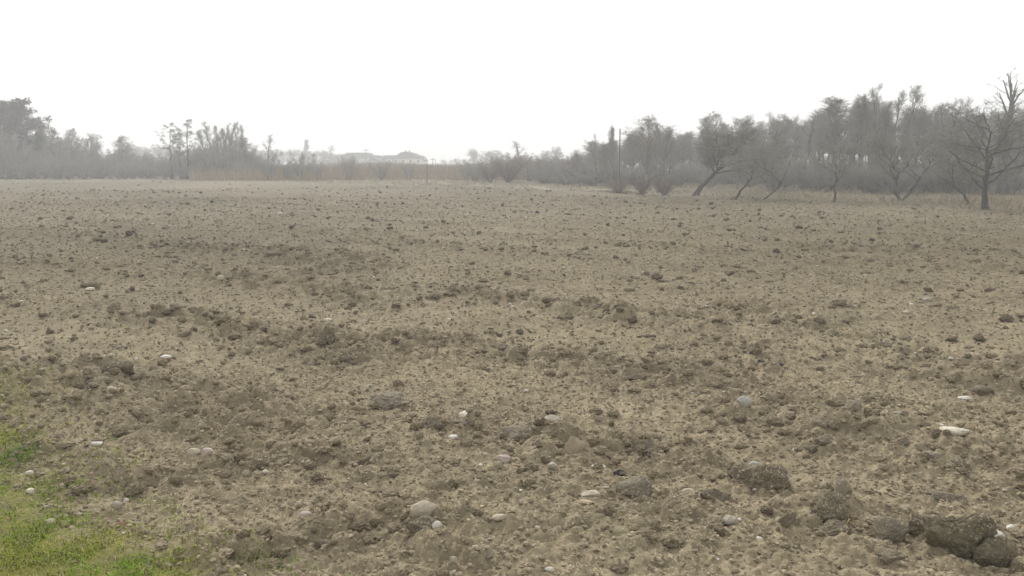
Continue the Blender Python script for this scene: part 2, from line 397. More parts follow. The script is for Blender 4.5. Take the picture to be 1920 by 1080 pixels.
# green verge in the near corner
xs = rng.uniform(-6.0, -.2, 260000); ys = rng.uniform(2.4, 7.2, 260000); d = verge_d(xs, ys)
k = rng.rand(len(xs)) < (.10+.9*sstep(-.25, .6, d))*(d > -.5)*(.25+.75*sstep(.33, .58, noise2(xs*6, ys*6, 71)))
xs, ys = xs[k], ys[k]; n = len(xs)
gt = np.clip(noise2(xs*2.2, ys*2.2, 80)*1.1-.15+.35*rng.rand(n), 0, 1)
colg = lerpc((.44, .37, .07), (.22, .38, .025), gt); colg[rng.rand(n) < .18] = (.42, .36, .20)
me = blades('green_grass', xs, ys, H(xs, ys)-.004, (.016+.042*rng.rand(n))*(.7+.5*gt), .004+.004*rng.rand(n), .3+1.0*rng.rand(n), rng.rand(n)*6.28, colg, M_blade, seg=3)
tag(obj('green_grass', me, M_blade), 'green and yellowish grass of the verge at the near corner of the field', 'grass', kind='stuff')
# sparse seedlings / dry blades on the near soil beside the verge
x, y = wedge(rng, 9000, 2.6, 8); d = verge_d(x, y); k = rng.rand(len(x)) < .06+.94*sstep(-2.0, -.2, d); x, y = x[k], y[k]; n = len(x)
me = blades('sparse_grass', x, y, H(x, y)-.002, .015+.035*rng.rand(n), .002+.002*rng.rand(n), .3+1.0*rng.rand(n), rng.rand(n)*6.28,
            lerpc((.20, .27, .06), (.50, .42, .22), rng.rand(n)), M_blade)
tag(obj('sparse_grass', me, M_blade), 'thin sparse blades of grass coming up through the near soil', 'grass', kind='stuff')
# dry grass margin behind the ploughed soil
N_M = 90000
a = rng.uniform(-.62, .66, N_M); re = np.interp(a, _ea, _er); r = re*(.96+.75*rng.rand(N_M)**1.3); x = a*r; y = r
k = rng.rand(N_M) < edge_mask(x, y)*(.25+.75*noise2(x*.5, y*.8, 15)); x, y, re = x[k], y[k], re[k]; n = len(x)
me = blades('dry_grass', x, y, H(x, y)-.01, (.08+.26*rng.rand(n)**1.5)*(.55+.9*noise2(x*.3, y*.3, 19)), .014+.018*rng.rand(n), .15+.8*rng.rand(n), rng.rand(n)*6.28,
            lerpc((.20, .155, .09), (.47, .39, .235), rng.rand(n)), M_blade, seg=2)
tag(obj('dry_grass', me, M_blade), 'pale dry grass of the margin between the soil and the trees', 'dry grass', kind='stuff')
# reed bed in front of the village
N_R = 60000
a = rng.uniform(-.36, .06, N_R); r = 78+62*rng.rand(N_R)**.8; x = a*r; y = r
k = noise2(x*.12, y*.06, 44) + .5*noise2(x*.5, y*.3, 46) > .48; x, y = x[k], y[k]; n = len(x)
me = blades('reeds', x, y, H(x, y)-.02, (.7+.8*rng.rand(n))*(.55+.75*noise2(x*.12, y*.08, 48)), .035+.03*rng.rand(n), .03+.22*rng.rand(n), rng.rand(n)*6.28,
            lerpc((.30, .215, .125), (.52, .40, .25), rng.rand(n)), M_blade, seg=2)
tag(obj('reeds', me, M_blade), 'orange brown dry reeds in a wide bed before the far houses', 'reeds', kind='stuff')

# ------------------------------------------------------------------ trees
def rot_about(v, ax, a):
    return v*math.cos(a)+np.cross(ax, v)*math.sin(a)+ax*np.dot(ax, v)*(1-math.cos(a))
def unit(v): return v/(np.linalg.norm(v)+1e-9)
def tubes(polys):
    V = []; F = []; off = 0
    for P, R, k in polys:
        n = len(P); T = np.gradient(P, axis=0); T /= np.linalg.norm(T, axis=1)[:, None]+1e-9
        ref = np.array([.31, .9, .2]) if abs(T[0][0]) < .8 else np.array([.1, .9, .4])
        U = np.cross(T, ref); U /= np.linalg.norm(U, axis=1)[:, None]+1e-9; W = np.cross(T, U)
        a = np.arange(k)*2*math.pi/k
        ring = P[:, None]+R[:, None, None]*(np.cos(a)[None, :, None]*U[:, None]+np.sin(a)[None, :, None]*W[:, None])
        V.append(ring.reshape(-1, 3)); i = np.arange(n-1)[:, None]*k; j = np.arange(k)[None]; jn = (j+1) % k
        F.append(np.stack([i+j, i+jn, i+k+jn, i+k+j], -1).reshape(-1, 4)+off); off += n*k
    return np.concatenate(V), np.concatenate(F)
def twig_mesh(B, D, L, R, rng, droop=0.0, wig=.35):
    n = len(B); P = [B]; d = D
    for s in range(2):
        d = d+wig*(rng.rand(n, 3)-.5)+np.array([0, 0, -droop]); d /= np.linalg.norm(d, axis=1)[:, None]
        P.append(P[-1]+d*(L/2)[:, None])
    ref = rng.rand(n, 3)-.5; U = np.cross(D, ref); U /= np.linalg.norm(U, axis=1)[:, None]+1e-9; W = np.cross(D, U)
    V = []
    for s, f in enumerate((1, .7, .25)):
        for q in range(3):
            a = q*2.094; V.append(P[s]+(U*math.cos(a)+W*math.sin(a))*(R*f)[:, None])
    V = np.stack(V, 1).reshape(-1, 3)
    F = []
    for s in range(2):
        for q in range(3): F.append((s*3+q, s*3+(q+1) % 3, s*3+3+(q+1) % 3, s*3+3+q))
    return V, (np.array(F)[None]+(np.arange(n)*9)[:, None, None]).reshape(-1, 4)

def grow(seed, path, r0, n=(14, 7, 5), ang=(.9, .8, .8), ln=(.5, .5, .5), start=(.3, .15, .1), up=(.12, .12, .05), wig=(.12, .25, .3), shape=0.7,
         twigs=7, tl=.28, tr=.006, flat=1.0, trunks=None):
    """path: trunk polyline (unit tree about 1 high); returns limb polylines, twig arrays"""
    rng = np.random.RandomState(seed); limbs = []; tb = []; td = []
    def branch(P, R, lv, L):
        m = len(P)
        if lv >= 3:
            for _ in range(twigs):
                t = .15+.85*rng.rand(); q = t*(m-1); i = min(int(q), m-2); p = P[i]+(P[i+1]-P[i])*(q-i); dr = unit(P[i+1]-P[i])
                tb.append(p); td.append(unit(dr*(.45+.5*rng.rand())+(rng.rand(3)-.5)*1.5+np.array([0, 0, .15])))
            return
        cnt = n[lv]
        for c in range(cnt):
            t = start[lv]+(1-start[lv])*((c+rng.rand())/cnt)
            q = min(t, .999)*(m-1); i = min(int(q), m-2); p = P[i]+(P[i+1]-P[i])*(q-i); dr = unit(P[i+1]-P[i])
            az = c*2.4+rng.rand()*1.2+seed
            perp = unit(np.cross(dr, unit(rng.rand(3)-.5)) if lv else np.array([math.cos(az), math.sin(az), 0])); ax = unit(np.cross(dr, perp))
            a_ = ang[lv]*(.75+.5*rng.rand())*(1-.55*t if lv == 0 else 1)
            nd = unit(rot_about(dr, ax, a_ if np.dot(rot_about(dr, ax, a_), perp) > 0 else -a_)*np.array([1, 1, flat]))
            s_ = (1-t)*shape+(1-shape)*(1-abs(2*(t-start[lv])/(1-start[lv]+1e-6)-.8)*.6) if lv == 0 else 1-.55*t
            l = L*ln[lv]*(.35+.65*max(s_, .15))*(.75+.5*rng.rand())
            k = 6 if lv == 0 else 4; pts = [p]; d = nd
            for _ in range(k-1):
                d = unit(d+wig[lv]*(rng.rand(3)-.5)*2+np.array([0, 0, up[lv]])); pts.append(pts[-1]+d*l/(k-1))
            rb = min(R[i]*.62, .028*l+.002) if lv == 0 else min(R[i]*.6, .018*l+.0012)
            PP = np.array(pts); RR = rb*np.linspace(1, .35, k)
            limbs.append((PP, RR, 5 if lv == 0 else 3)); branch(PP, RR, lv+1, l)
    for pth, rr in (trunks or [(path, r0)]):
        P = np.array([(p[0], p[1] if len(p) > 2 else 0, p[-1]) for p in pth], float)
        # resample
        s = np.concatenate([[0], np.cumsum(np.linalg.norm(np.diff(P, axis=0), axis=1))]); u = np.linspace(0, s[-1], 14)
        P = np.stack([np.interp(u, s, P[:, k]) for k in range(3)], 1)
        P[1:-1] += (rng.rand(12, 3)-.5)*.018
        R = rr*(1-.82*np.linspace(0, 1, 14)**.9); R[0] *= 1.35
        limbs.append((P, R, 8)); branch(P, R, 0, s[-1])
    tb = np.array(tb); td = np.array(td); m = len(tb)
    return limbs, tb, td, tl*(.4+.6*rng.rand(m)), np.full(m, tr), rng

PROTO = {}
def proto(kind, name, real_h, mt, mc, droop=0.0, tufts=None, **kw):
    """the meshes of one kind of tree, built at real size (height real_h)"""
    limbs, tb, td, tl_, tr_, rng = grow(**kw)
    top = max(tb[:, 2].max(), 1e-3); s = real_h/top
    L0 = [(P*s, R*s, k) for P, R, k in limbs if k >= 5]; L1 = [(P*s, R*s, k) for P, R, k in limbs if k < 5]
    V, F = tubes(L0); tm = mesh(kind+'_trunk', V, F); tm.materials.append(mt)
    Va, Fa = twig_mesh(tb*s, td, tl_*s, tr_*s, rng, droop)
    if L1:
        Vb, Fb = tubes(L1); Va = np.concatenate([Va, Vb]); Fa = np.concatenate([Fa, Fb+len(Va)-len(Vb)])
    if tufts:                                  # leaf or needle clumps spread along the twigs
        k, sz = tufts; B = np.repeat(tb*s, k, 0); n = len(B); c = B+(rng.rand(n, 3)-.5)*sz*2.2
        u = rng.randn(n, 3); u /= np.linalg.norm(u, axis=1)[:, None]; v_ = np.cross(u, rng.randn(n, 3)); v_ /= np.linalg.norm(v_, axis=1)[:, None]
        q = sz*(.35+.5*rng.rand(n))[:, None]; VV = np.stack([c-u*q*.5, c+v_*q*.35, c+u*q*.5, c-v_*q*.35], 1).reshape(-1, 3)
        Fa = np.concatenate([Fa, (np.arange(n*4).reshape(-1, 4))+len(Va)]); Va = np.concatenate([Va, VV])
    cm = mesh(kind+'_crown', Va, Fa); cm.materials.append(mc)
    lo = np.percentile(Va[:, 0], 2); hi = np.percentile(Va[:, 0], 98)
    PROTO[kind] = (name, tm, cm, np.percentile(Va[:, 2], 99.7), hi-lo)

def tree(kind, px, D, top, label, cat='tree', group=None, wpx=None, rz=None, name=None, base=None):
    """stand a tree of this kind at distance D (or where its base pixel row meets the ground) with its top at pixel row `top`"""
    if base is not None: gx, D = ground_at(px, base)
    x = at(px, 340, D)[0]; zt = at(px, top, D)[2]; z0 = Hs(x, D)-.04
    nm, tm, cm, ht, wd = PROTO[kind]; s = (zt-z0)/ht; sw = s
    if wpx: sw = wpx/FPX*D/wd
    e = empty(name or nm, (x, D, z0), RT.uniform(0, 6.28) if rz is None else rz); e.scale = (sw, (sw+s)/2, s)
    tag(e, label, cat, group)
    obj('trunk', tm, None, e); obj('crown', cm, None, e)
    return e
RT = random.Random(5)
st = lambda h=1, l=0: [(0, 0), (l*.2, .25*h), (l*.5, .6*h), (l, h)]
# bare trees of the wood
for i in range(5):
    proto('alder%d' % i, 'bare_tree', 8, M_bark, M_twig, seed=20+i, path=st(1, [.03, -.05, .06, 0, -.03][i]), r0=.013, n=(24, 6, 5), ang=(.75, .75, .8), ln=(.27, .5, .5),
          start=(.36, .15, .1), up=(.34, .24, .12), shape=.55, twigs=6, tl=.045, tr=.0010)
for i in range(3):
    proto('broad%d' % i, 'bare_tree', 8, M_bark, M_twig, seed=30+i, path=st(.92, [.03, -.04, .05][i]), r0=.016, n=(22, 8, 6), ang=(.95, .75, .8), ln=(.36, .5, .5),
          start=(.24, .15, .1), up=(.12, .1, .05), wig=(.16, .25, .3), shape=.1, twigs=6, tl=.045, tr=.0010)
for i in range(3):
    proto('ash%d' % i, 'bare_tree', 9, M_bark, M_twig, seed=40+i, path=st(.9, [.05, -.06, .02][i]), r0=.014, n=(15, 7, 6), ang=(.55, .6, .7), ln=(.48, .5, .5),
          start=(.35, .2, .1), up=(.32, .25, .12), shape=.35, twigs=6, tl=.045, tr=.0009)
for i in range(2):
    proto('spindly%d' % i, 'bare_tree', 7, M_bark, M_twig, seed=50+i, path=st(1, [.07, -.06][i]), r0=.013, n=(12, 4, 3), ang=(.6, .7, .8), ln=(.2, .5, .5),
          start=(.42, .2, .1), up=(.34, .25, .12), shape=.5, twigs=5, tl=.04, tr=.0010)
# willow: many near-vertical shoots
for i in range(2):
    proto('willow%d' % i, 'willow_tree', 8, M_bark, M_twig_gn, seed=60+i, path=None, r0=.02, trunks=[([(0, 0), (.05*j, .02*(j % 2), .3), (.10*j+.02, .03*(-1)**j, .8+.12*((j*7+i) % 3)/2)], .014) for j in (-2, -1, 0, 1, 2)],
          n=(10, 6, 5), ang=(.42, .45, .5), ln=(.35, .5, .5), start=(.2, .2, .1), up=(.28, .2, .12), shape=.4, twigs=6, tl=.05, tr=.0009)
# multi-stemmed bushes
def bush_tr(m, sd, spread):
    r = np.random.RandomState(sd); out = []
    for j in range(m):
        a = j*6.28/m+r.rand(); q = spread*(.4+.6*r.rand()); h = .6+.4*r.rand()
        out.append(([(math.cos(a)*.03, math.sin(a)*.03, 0), (math.cos(a)*q*.5, math.sin(a)*q*.5, h*.5), (math.cos(a)*q, math.sin(a)*q, h)], .005))
    return out
for i in range(4):
    proto('bush%d' % i, 'bare_bush', 3, M_bark_dk, [M_twig, M_twig_gn, M_twig_rd, M_twig][i], seed=70+i, path=None, r0=.01, trunks=bush_tr(12, 70+i, [.55, .7, .45, .6][i]),
          n=(9, 5, 4), ang=(.6, .7, .8), ln=(.42, .5, .5), start=(.08, .1, .1), up=(.12, .08, .03), shape=.4, twigs=6, tl=.07, tr=.0016)
# orchard trees
proto('orchard_lean', 'apple_tree', 3.4, M_bark_dk, M_twig_or, seed=81, path=[(0, 0), (.02, .12), (.10, .30), (.22, .50), (.30, .62), (.30, .74)], r0=.030, n=(20, 8, 6), ang=(1.25, .8, .9),
      ln=(.72, .5, .5), start=(.50, .15, .1), up=(.05, .08, .03), wig=(.22, .3, .35), shape=.25, twigs=7, tl=.075, tr=.0016)
proto('orchard_big', 'apple_tree', 5, M_bark_dk, M_twig_or, seed=83, path=[(0, 0), (-.02, .2), (.0, .4), (-.03, .6), (0, .82)], r0=.023, n=(17, 7, 5), ang=(1.3, .8, .9),
      ln=(.62, .5, .5), start=(.22, .12, .1), up=(.07, .1, .03), wig=(.36, .36, .35), shape=.3, twigs=7, tl=.06, tr=.0013)
proto('orchard_thin', 'apple_tree', 3, M_bark_dk, M_twig_gn, seed=85, path=[(0, 0), (.04, .15), (.12, .33), (.12, .5), (.16, .7)], r0=.011, n=(12, 7, 5), ang=(1.0, .8, .9),
      ln=(.55, .5, .5), start=(.42, .15, .1), up=(.08, .1, .03), wig=(.22, .3, .35), shape=.3, twigs=7, tl=.07, tr=.0015)
proto('orchard_crook', 'apple_tree', 3, M_bark_dk, M_twig_gn, seed=87, path=[(0, 0), (.12, .14), (.22, .30), (.16, .42), (.02, .56), (.0, .7)], r0=.012, n=(13, 7, 5), ang=(1.0, .8, .9),
      ln=(.6, .5, .5), start=(.45, .15, .1), up=(.08, .1, .03), wig=(.25, .3, .35), shape=.3, twigs=7, tl=.07, tr=.0015)
proto('orchard_v', 'apple_tree', 5, M_bark_dk, M_twig_gn, seed=89, path=None, r0=.03, trunks=[([(0, 0), (-.03, .15), (-.02, .35), (-.12, .7)], .012), ([(.01, 0), (.06, .12), (.14, .4), (.22, .72)], .010)],
      n=(12, 7, 5), ang=(1.0, .8, .9), ln=(.55, .5, .5), start=(.35, .15, .1), up=(.1, .1, .03), wig=(.22, .3, .35), shape=.3, twigs=7, tl=.06, tr=.0013)
proto('snag', 'dead_tree', 9, M_bark_gy, M_bark_gy, seed=91, path=[(0, 0), (.0, .35), (-.01, .6), (.0, .96)], r0=.020, n=(9, 3, 1), ang=(.55, .6, .6), ln=(.30, .42, .4),
      start=(.56, .2, .3), up=(.20, .15, .1), wig=(.12, .15, .2), shape=.6, twigs=1, tl=.03, tr=.0020)
# round dense tree, pine with open tufts, small spruce
proto('dense', 'dense_tree', 9, M_bark_dk, M_twig_dk, seed=93, path=st(.75, 0), r0=.03, n=(24, 9, 7), ang=(1.2, .8, .9), ln=(.62, .5, .5), start=(.12, .12, .1), up=(.06, .06, .03),
      shape=.35, twigs=6, tl=.06, tr=.0030, tufts=(3, .20))
proto('pine', 'pine_tree', 8, M_bark_dk, M_needle, seed=95, path=None, r0=.016, trunks=[(st(.92, .02), .009), ([(-.13, 0), (-.13, .4), (-.12, .84)], .008), ([(-.05, 0), (-.06, .4), (-.05, .70)], .006)],
      n=(11, 4, 2), ang=(1.0, .7, .8), ln=(.17, .5, .5), start=(.50, .3, .3), up=(.12, .1, .05), shape=.2, twigs=3, tl=.03, tr=.002, tufts=(4, .12))
proto('spruce', 'spruce_tree', 6, M_bark_dk, M_needle, seed=97, path=st(1, 0), r0=.02, n=(34, 7, 3), ang=(1.35, .8, .6), ln=(.28, .4, .4), start=(.12, .1, .1), up=(-.03, 0, 0), shape=1.0,
      twigs=3, tl=.03, tr=.002, tufts=(3, .22))
proto('farcrown', 'far_tree', 9, M_bark, M_twig, seed=99, path=st(.8, 0), r0=.02, n=(18, 7, 5), ang=(1.0, .8, .9), ln=(.45, .5, .5), start=(.15, .12, .1), up=(.08, .06, .03),
      shape=.35, twigs=5, tl=.06, tr=.003)

# --- orchard trees on the margin
tree('orchard_lean', 1305, 0, 236, 'low apple tree with a thick trunk leaning over the dry grass, widest crown', base=367, rz=0, wpx=150)
tree('orchard_thin', 1378, 0, 262, 'thin apple tree just beyond the leaning one, slightly slanting stem', base=374, rz=0, wpx=105)
tree('orchard_crook', 1430, 0, 268, 'small apple tree with a crooked bent trunk', base=377, rz=0, wpx=110)
tree('orchard_thin', 1566, 0, 262, 'small upright apple tree with a short dark stem before the wood', base=379, rz=1.2, wpx=150)
tree('orchard_v', 1690, 0, 235, 'apple tree forking in a V from the ground', base=376, rz=0, wpx=180)
tree('orchard_big', 1852, 0, 192, 'biggest apple tree with spreading crooked limbs, nearest to the field', base=394, rz=.6, wpx=195)
tree('orchard_thin', 1822, 0, 268, 'slim apple tree right behind the biggest one', base=383, rz=2.6, wpx=110)
tree('snag', 1882, 48, 128, 'tall dead tree with bare forked top rising over the big apple tree', 'dead tree', rz=.4, wpx=75)
# --- the wood: skyline trees told apart
U = [
 ('spindly0', 1118, 62, 250, 'thin tree at the low tip of the wood', None), ('alder0', 1146, 60, 236, 'slender bare tree next to a straight bare pole', None),
 ('broad0', 1212, 55, 218, 'broad bare tree standing by itself where the wood begins', 95), ('ash2', 1243, 56, 236, 'lower bare tree touching the broad first tree', 50),
 ('broad1', 1328, 56, 210, 'tall round bare tree rising behind the leaning apple tree', 80), ('broad0', 1383, 56, 217, 'bare tree showing gaps of sky behind the thin apple tree', 70),
 ('broad2', 1444, 56, 212, 'fan shaped bare tree above the crooked apple tree', 80), ('spindly1', 1502, 55, 203, 'narrow bare tree with a thin spike top', 40),
 ('alder3', 1560, 53, 182, 'dark narrow tree beside the tallest pale crowns', 62), ('ash0', 1612, 54, 176, 'bare tree with long upright twigs beside the tallest crown', 62),
 ('willow0', 1652, 52, 160, 'tallest pale brushy tree of the wood', 100), ('ash2', 1715, 52, 198, 'bare tree stepping down from the tallest pale crown', 75),
 ('alder4', 1742, 53, 196, 'flat topped bare tree with sky showing under its crown', 50), ('spindly0', 1768, 50, 190, 'single thin bare stem with short side branches', 40),
 ('broad2', 1800, 50, 185, 'bare tree with arching top branches next to the big apple tree', 75), ('broad1', 1915, 48, 182, 'bare tree standing behind the big apple tree, at the end of the wood', 95)]
for k, px, D, top, lab, wp in U: tree(k, px, D, top, lab, wpx=wp)
sky_l = [(1040, 292), (1080, 284), (1118, 270), (1170, 262), (1200, 240), (1270, 255), (1300, 245), (1350, 235), (1420, 232), (1480, 226), (1530, 215), (1570, 208), (1600, 200), (1650, 190), (1690, 205), (1730, 215), (1790, 222), (1850, 215), (1920, 205), (1990, 200), (2080, 200)]
sxs = [p[0] for p in sky_l]; sys_ = [p[1]-6 for p in sky_l]
kinds = ['alder0', 'alder1', 'alder2', 'alder3', 'alder4', 'ash0', 'ash1', 'broad0', 'broad2', 'spindly0', 'spindly1']
for i in range(120):
    px = 1085+(i+RT.random())*(2030-1085)/120; D = RT.uniform(58, 92)-max(0, (px-1500)/420)*6
    tp = float(np.interp(px, sxs, sys_))+abs(RT.gauss(0, 1))*15-2
    tree(RT.choice(kinds), px, D, tp, 'slim bare tree among many alike inside the hazy wood', group='slim bare trees inside the wood', wpx=RT.uniform(26, 52))
for i in range(84):
    px = 1010+(i+RT.random())*(2030-1010)/84; D = (RT.uniform(50, 68) if px > 1440 else RT.uniform(60, 76))-max(0, (px-1500)/420)*5
    tree('bush%d' % RT.choice([0, 1, 0, 3, 3]), px, D, RT.uniform(300, 335)-(px-1010)/1000*22, 'bare twiggy bush filling the foot of the wood', 'bush', 'bare bushes at the foot of the wood', wpx=RT.uniform(55, 110))
for px, b, tp, lab in [(1205, 366, 330, 'reddish bare bush at the near edge of the wood, beside the leaning apple tree'), (1245, 366, 333, 'low reddish bush closest to the leaning trunk'), (1160, 362, 334, 'reddish bush under the straight bare pole')]:
    tree('bush2', px, 0, tp, lab, 'bush', base=b, wpx=52)
# --- between village and wood
Mn = [('farcrown', 888, 190, 279, 'far rounded grey tree at the end of the roofs', 26), ('farcrown', 922, 175, 282, 'pale hazy tree next to the far rounded one', 45), ('spindly1', 979, 95, 264, 'thin taller bare tree rising from low bushes', 24),
      ('farcrown', 1044, 170, 275, 'far pale tree with a domed crown behind the low end of the wood', 30), ('farcrown', 1024, 165, 282, 'far pale tree lower than the domed crown beside it', 32)]
for k, px, D, top, lab, wp in Mn: tree(k, px, D, top, lab, wpx=wp)
for i in range(36):
    px = 885+(i+RT.random())*(1130-885)/36
    tree('bush%d' % RT.choice([0, 1, 3, 2]), px, RT.uniform(70, 100), RT.uniform(284, 306) if px > 930 else RT.uniform(300, 318), 'hazy bare bush in the thicket between the reeds and the wood', 'bush', 'hazy bushes between reeds and wood', wpx=RT.uniform(35, 65))
# --- bushes in the reeds
for px, tp, wp, k, lab in [(566, 286, 42, 'bush1', 'dark bush in the reeds below the small spruce'), (655, 292, 34, 'bush3', 'bush in the reeds below the long barn'), (716, 300, 34, 'bush0', 'bush in the reeds below the gap between barn and house'),
                           (768, 304, 26, 'bush3', 'low bush in the reeds below the house'), (596, 300, 22, 'bush0', 'small bush beside the dark one in the reeds'), (873, 308, 26, 'bush1', 'bush at the end of the reeds below the rounded tree'), (505, 282, 45, 'bush3', 'bush where the hedge meets the reeds'), (540, 300, 30, 'bush1', 'small bush between the hedge and the dark bush in the reeds')]:
    tree(k, px, 80, tp, lab, 'bush', wpx=wp)
# --- hedge line on the other side
Hn = [('dense', 22, 92, 186, 'tall dark dense tree with a round crown, the largest of the hedge line', 132, 'tree'), ('broad1', 88, 92, 232, 'bare tree touching the tall dark round tree', 26, 'tree'), ('spindly0', 110, 90, 226, 'thin tree with a little tuft on top, beside the dark round tree', 26, 'tree'),
      ('broad0', 136, 90, 240, 'bare tree in the hedge with a rounded top', 44, 'tree'), ('broad2', 172, 90, 250, 'low bare tree at the downward step of the hedge', 52, 'tree'), ('broad0', 232, 90, 254, 'low rounded bare tree between two dips of the hedge', 55, 'tree'),
      ('pine', 352, 84, 224, 'open tufted pine on three thin stems, sky between its boughs', 62, 'pine tree'), ('willow1', 412, 88, 228, 'brushy pale willow with a fan of upright shoots', 76, 'willow'), ('willow0', 438, 90, 232, 'darker narrow willow grown into the pale one', 40, 'willow'),
      ('alder2', 466, 90, 254, 'bare tree sloping down from the willows', 40, 'tree'), ('spindly1', 500, 92, 252, 'very thin pale sapling at the end of the hedge', 22, 'sapling')]
for k, px, D, top, lab, wp, ct in Hn: tree(k, px, D, top, lab, ct, wpx=wp, rz=0 if k == 'pine' else None)
hl = [(0, 235), (90, 250), (150, 262), (190, 268), (212, 285), (232, 270), (270, 282), (330, 280), (390, 268), (440, 262), (490, 278), (510, 300)]
for i in range(42):
    px = -130+(i+RT.random())*(500+130)/42
    tree('bush%d' % RT.choice([0, 1, 3]), px, RT.uniform(82, 92), RT.uniform(286, 308), 'low dense bush at the foot of the hedge', 'bush', 'low bushes at the foot of the hedge', wpx=RT.uniform(34, 54))
for i in range(56):
    px = -110+(i+RT.random())*(505+110)/56
    tree(RT.choice(['bush0', 'bush1', 'bush3', 'alder1', 'ash2', 'bush0']), px, RT.uniform(84, 104), float(np.interp(px, [p[0] for p in hl], [p[1] for p in hl]))+abs(RT.gauss(0, 14)), 'bare shrub in the long hedge beyond the field', 'shrub', 'bare shrubs of the hedge', wpx=RT.uniform(36, 62))
# --- far trees on the horizon
for i in range(30):
    px = 235+i*15+RT.uniform(-5, 5); tp = 270+RT.uniform(0, 7) if px < 400 else (279+RT.uniform(0, 6) if px < 620 else 286+RT.uniform(0, 4))
    tree('farcrown', px, RT.uniform(200, 260), tp, 'pale grey tree of the faint far wood on the horizon', group='faint far trees on the horizon', wpx=RT.uniform(24, 36))
for px, tp in [(832, 299), (846, 300), (858, 297), (870, 298)]:
    tree('farcrown', px, 300, tp, 'tiny faint tree by the white shed', group='tiny trees by the white shed', wpx=14)
tree('spruce', 577, 245, 262, 'small pointed spruce standing above the far trees', 'spruce', wpx=9)
tree('spindly0', 614, 200, 272, 'tiny bare tree between the spruce and the barn', wpx=18)
tree('farcrown', 640, 230, 290, 'low grey tree hiding the end of the barn roof', wpx=26)

# ------------------------------------------------------------------ village
def plain(name, c, var=.12, scale=2):
    m, t, b = newmat(name, .85, .2); co = N(t, 'ShaderNodeTexCoord').outputs['Object']
    t.links.new(ramp(t, noise_node(t, co, scale, 4), [(.3, tuple(v*(1-var) for v in c)), (.7, tuple(min(.9, v*(1+var)) for v in c))]), b.inputs['Base Color']); return m
M_wall = plain('cream_render', (.62, .56, .44)); M_roof = plain('grey_roof_sheet', (.085, .092, .10)); M_roof2 = plain('greenish_roof', (.10, .125, .11))
M_wall2 = plain('grey_render', (.42, .41, .38)); M_glass = plain('window_glass', (.05, .06, .07)); M_white = plain('white_paint', (.78, .78, .76)); M_wood = plain('old_wood', (.10, .09, .08)); M_brick = plain('brick', (.22, .13, .10))
def prism(prof_bottom, prof_top):       # two closed loops of 4 points
    V = prof_bottom+prof_top; F = [(0, 1, 5, 4), (1, 2, 6, 5), (2, 3, 7, 6), (3, 0, 4, 7), (4, 5, 6, 7), (3, 2, 1, 0)]; return V, F
def boxm(x0, x1, y0, y1, z0, z1): return prism([(x0, y0, z0), (x1, y0, z0), (x1, y1, z0), (x0, y1, z0)], [(x0, y0, z1), (x1, y0, z1), (x1, y1, z1), (x0, y1, z1)])
def part(name, vf, mat, parent): 
    V, F = vf; me = mesh(name, V, np.array(F), False); return obj(name, me, mat, parent)
def vprof(pts, y0, y1):                 # front outline (x, z) extruded in depth
    n = len(pts); V = [(x, y0, z) for x, z in pts]+[(x, y1, z) for x, z in pts]
    me = bpy.data.meshes.new('outline'); me.from_pydata(V, [], [tuple(range(n)), tuple(range(2*n-1, n-1, -1))]+[(i, i+n, (i+1) % n+n, (i+1) % n) for i in range(n)]); me.update(); return me
DV = 225.0
P2 = lambda px, py: (at(px, py, DV)[0], at(px, py, DV)[2])
def rel(pts, o): return [(x-o[0], z-o[1]) for x, z in (P2(*p) for p in pts)]
# house with mansard roof
o0 = (P2(757, 312)[0], 0.0); hb = empty('village_house', (o0[0], DV, 0)); tag(hb, 'pale house with a stepped mansard roof and two chimneys above the reeds', 'house')
w0 = rel([(722, 297), (796, 297)], o0); ztop = w0[0][1]
part('wall', boxm(w0[0][0], w0[1][0], 0, 8, -.3, ztop), M_wall, hb)
rl = obj('roof', vprof(rel([(716, 298.5), (720, 291.5), (744, 291.2), (752, 285.5), (760, 284.4), (768, 285.2), (775, 287), (782, 291), (789, 292), (794, 296), (798, 303), (795.5, 303), (792, 297)], o0), -.5, 8.5), M_roof, hb)
for cxp in (759, 766):
    a, b2 = rel([(cxp-1.2, 281.5), (cxp+1.2, 287)], o0); part('chimney', boxm(a[0], b2[0], 2, 2.6, b2[1], a[1]), M_brick, hb)
for wx in (730, 742, 756, 770, 784):
    a, b2 = rel([(wx-1.8, 300), (wx+1.8, 305)], o0); part('window', boxm(a[0], b2[0], -.03, .1, b2[1], a[1]), M_glass, hb)
# long barn
o1 = (P2(675, 312)[0], 0.0); bb = empty('barn', (o1[0], DV+4, 0)); tag(bb, 'long grey barn with a flat ridged greenish roof and a lower annex', 'barn')
a, b2 = rel([(636, 296), (712, 296)], o1); part('wall', boxm(a[0], b2[0], 0, 7, -.3, a[1]), M_wall2, bb)
obj('roof', vprof(rel([(630, 297.5), (646, 286), (684, 285.8), (688, 290), (712, 292.5), (718, 296.5)], o1), -.4, 7.4), M_roof2, bb)
a, b2 = rel([(655, 299), (668, 307)], o1); part('door', boxm(a[0], b2[0], -.06, .05, b2[1], a[1]), M_wood, bb)
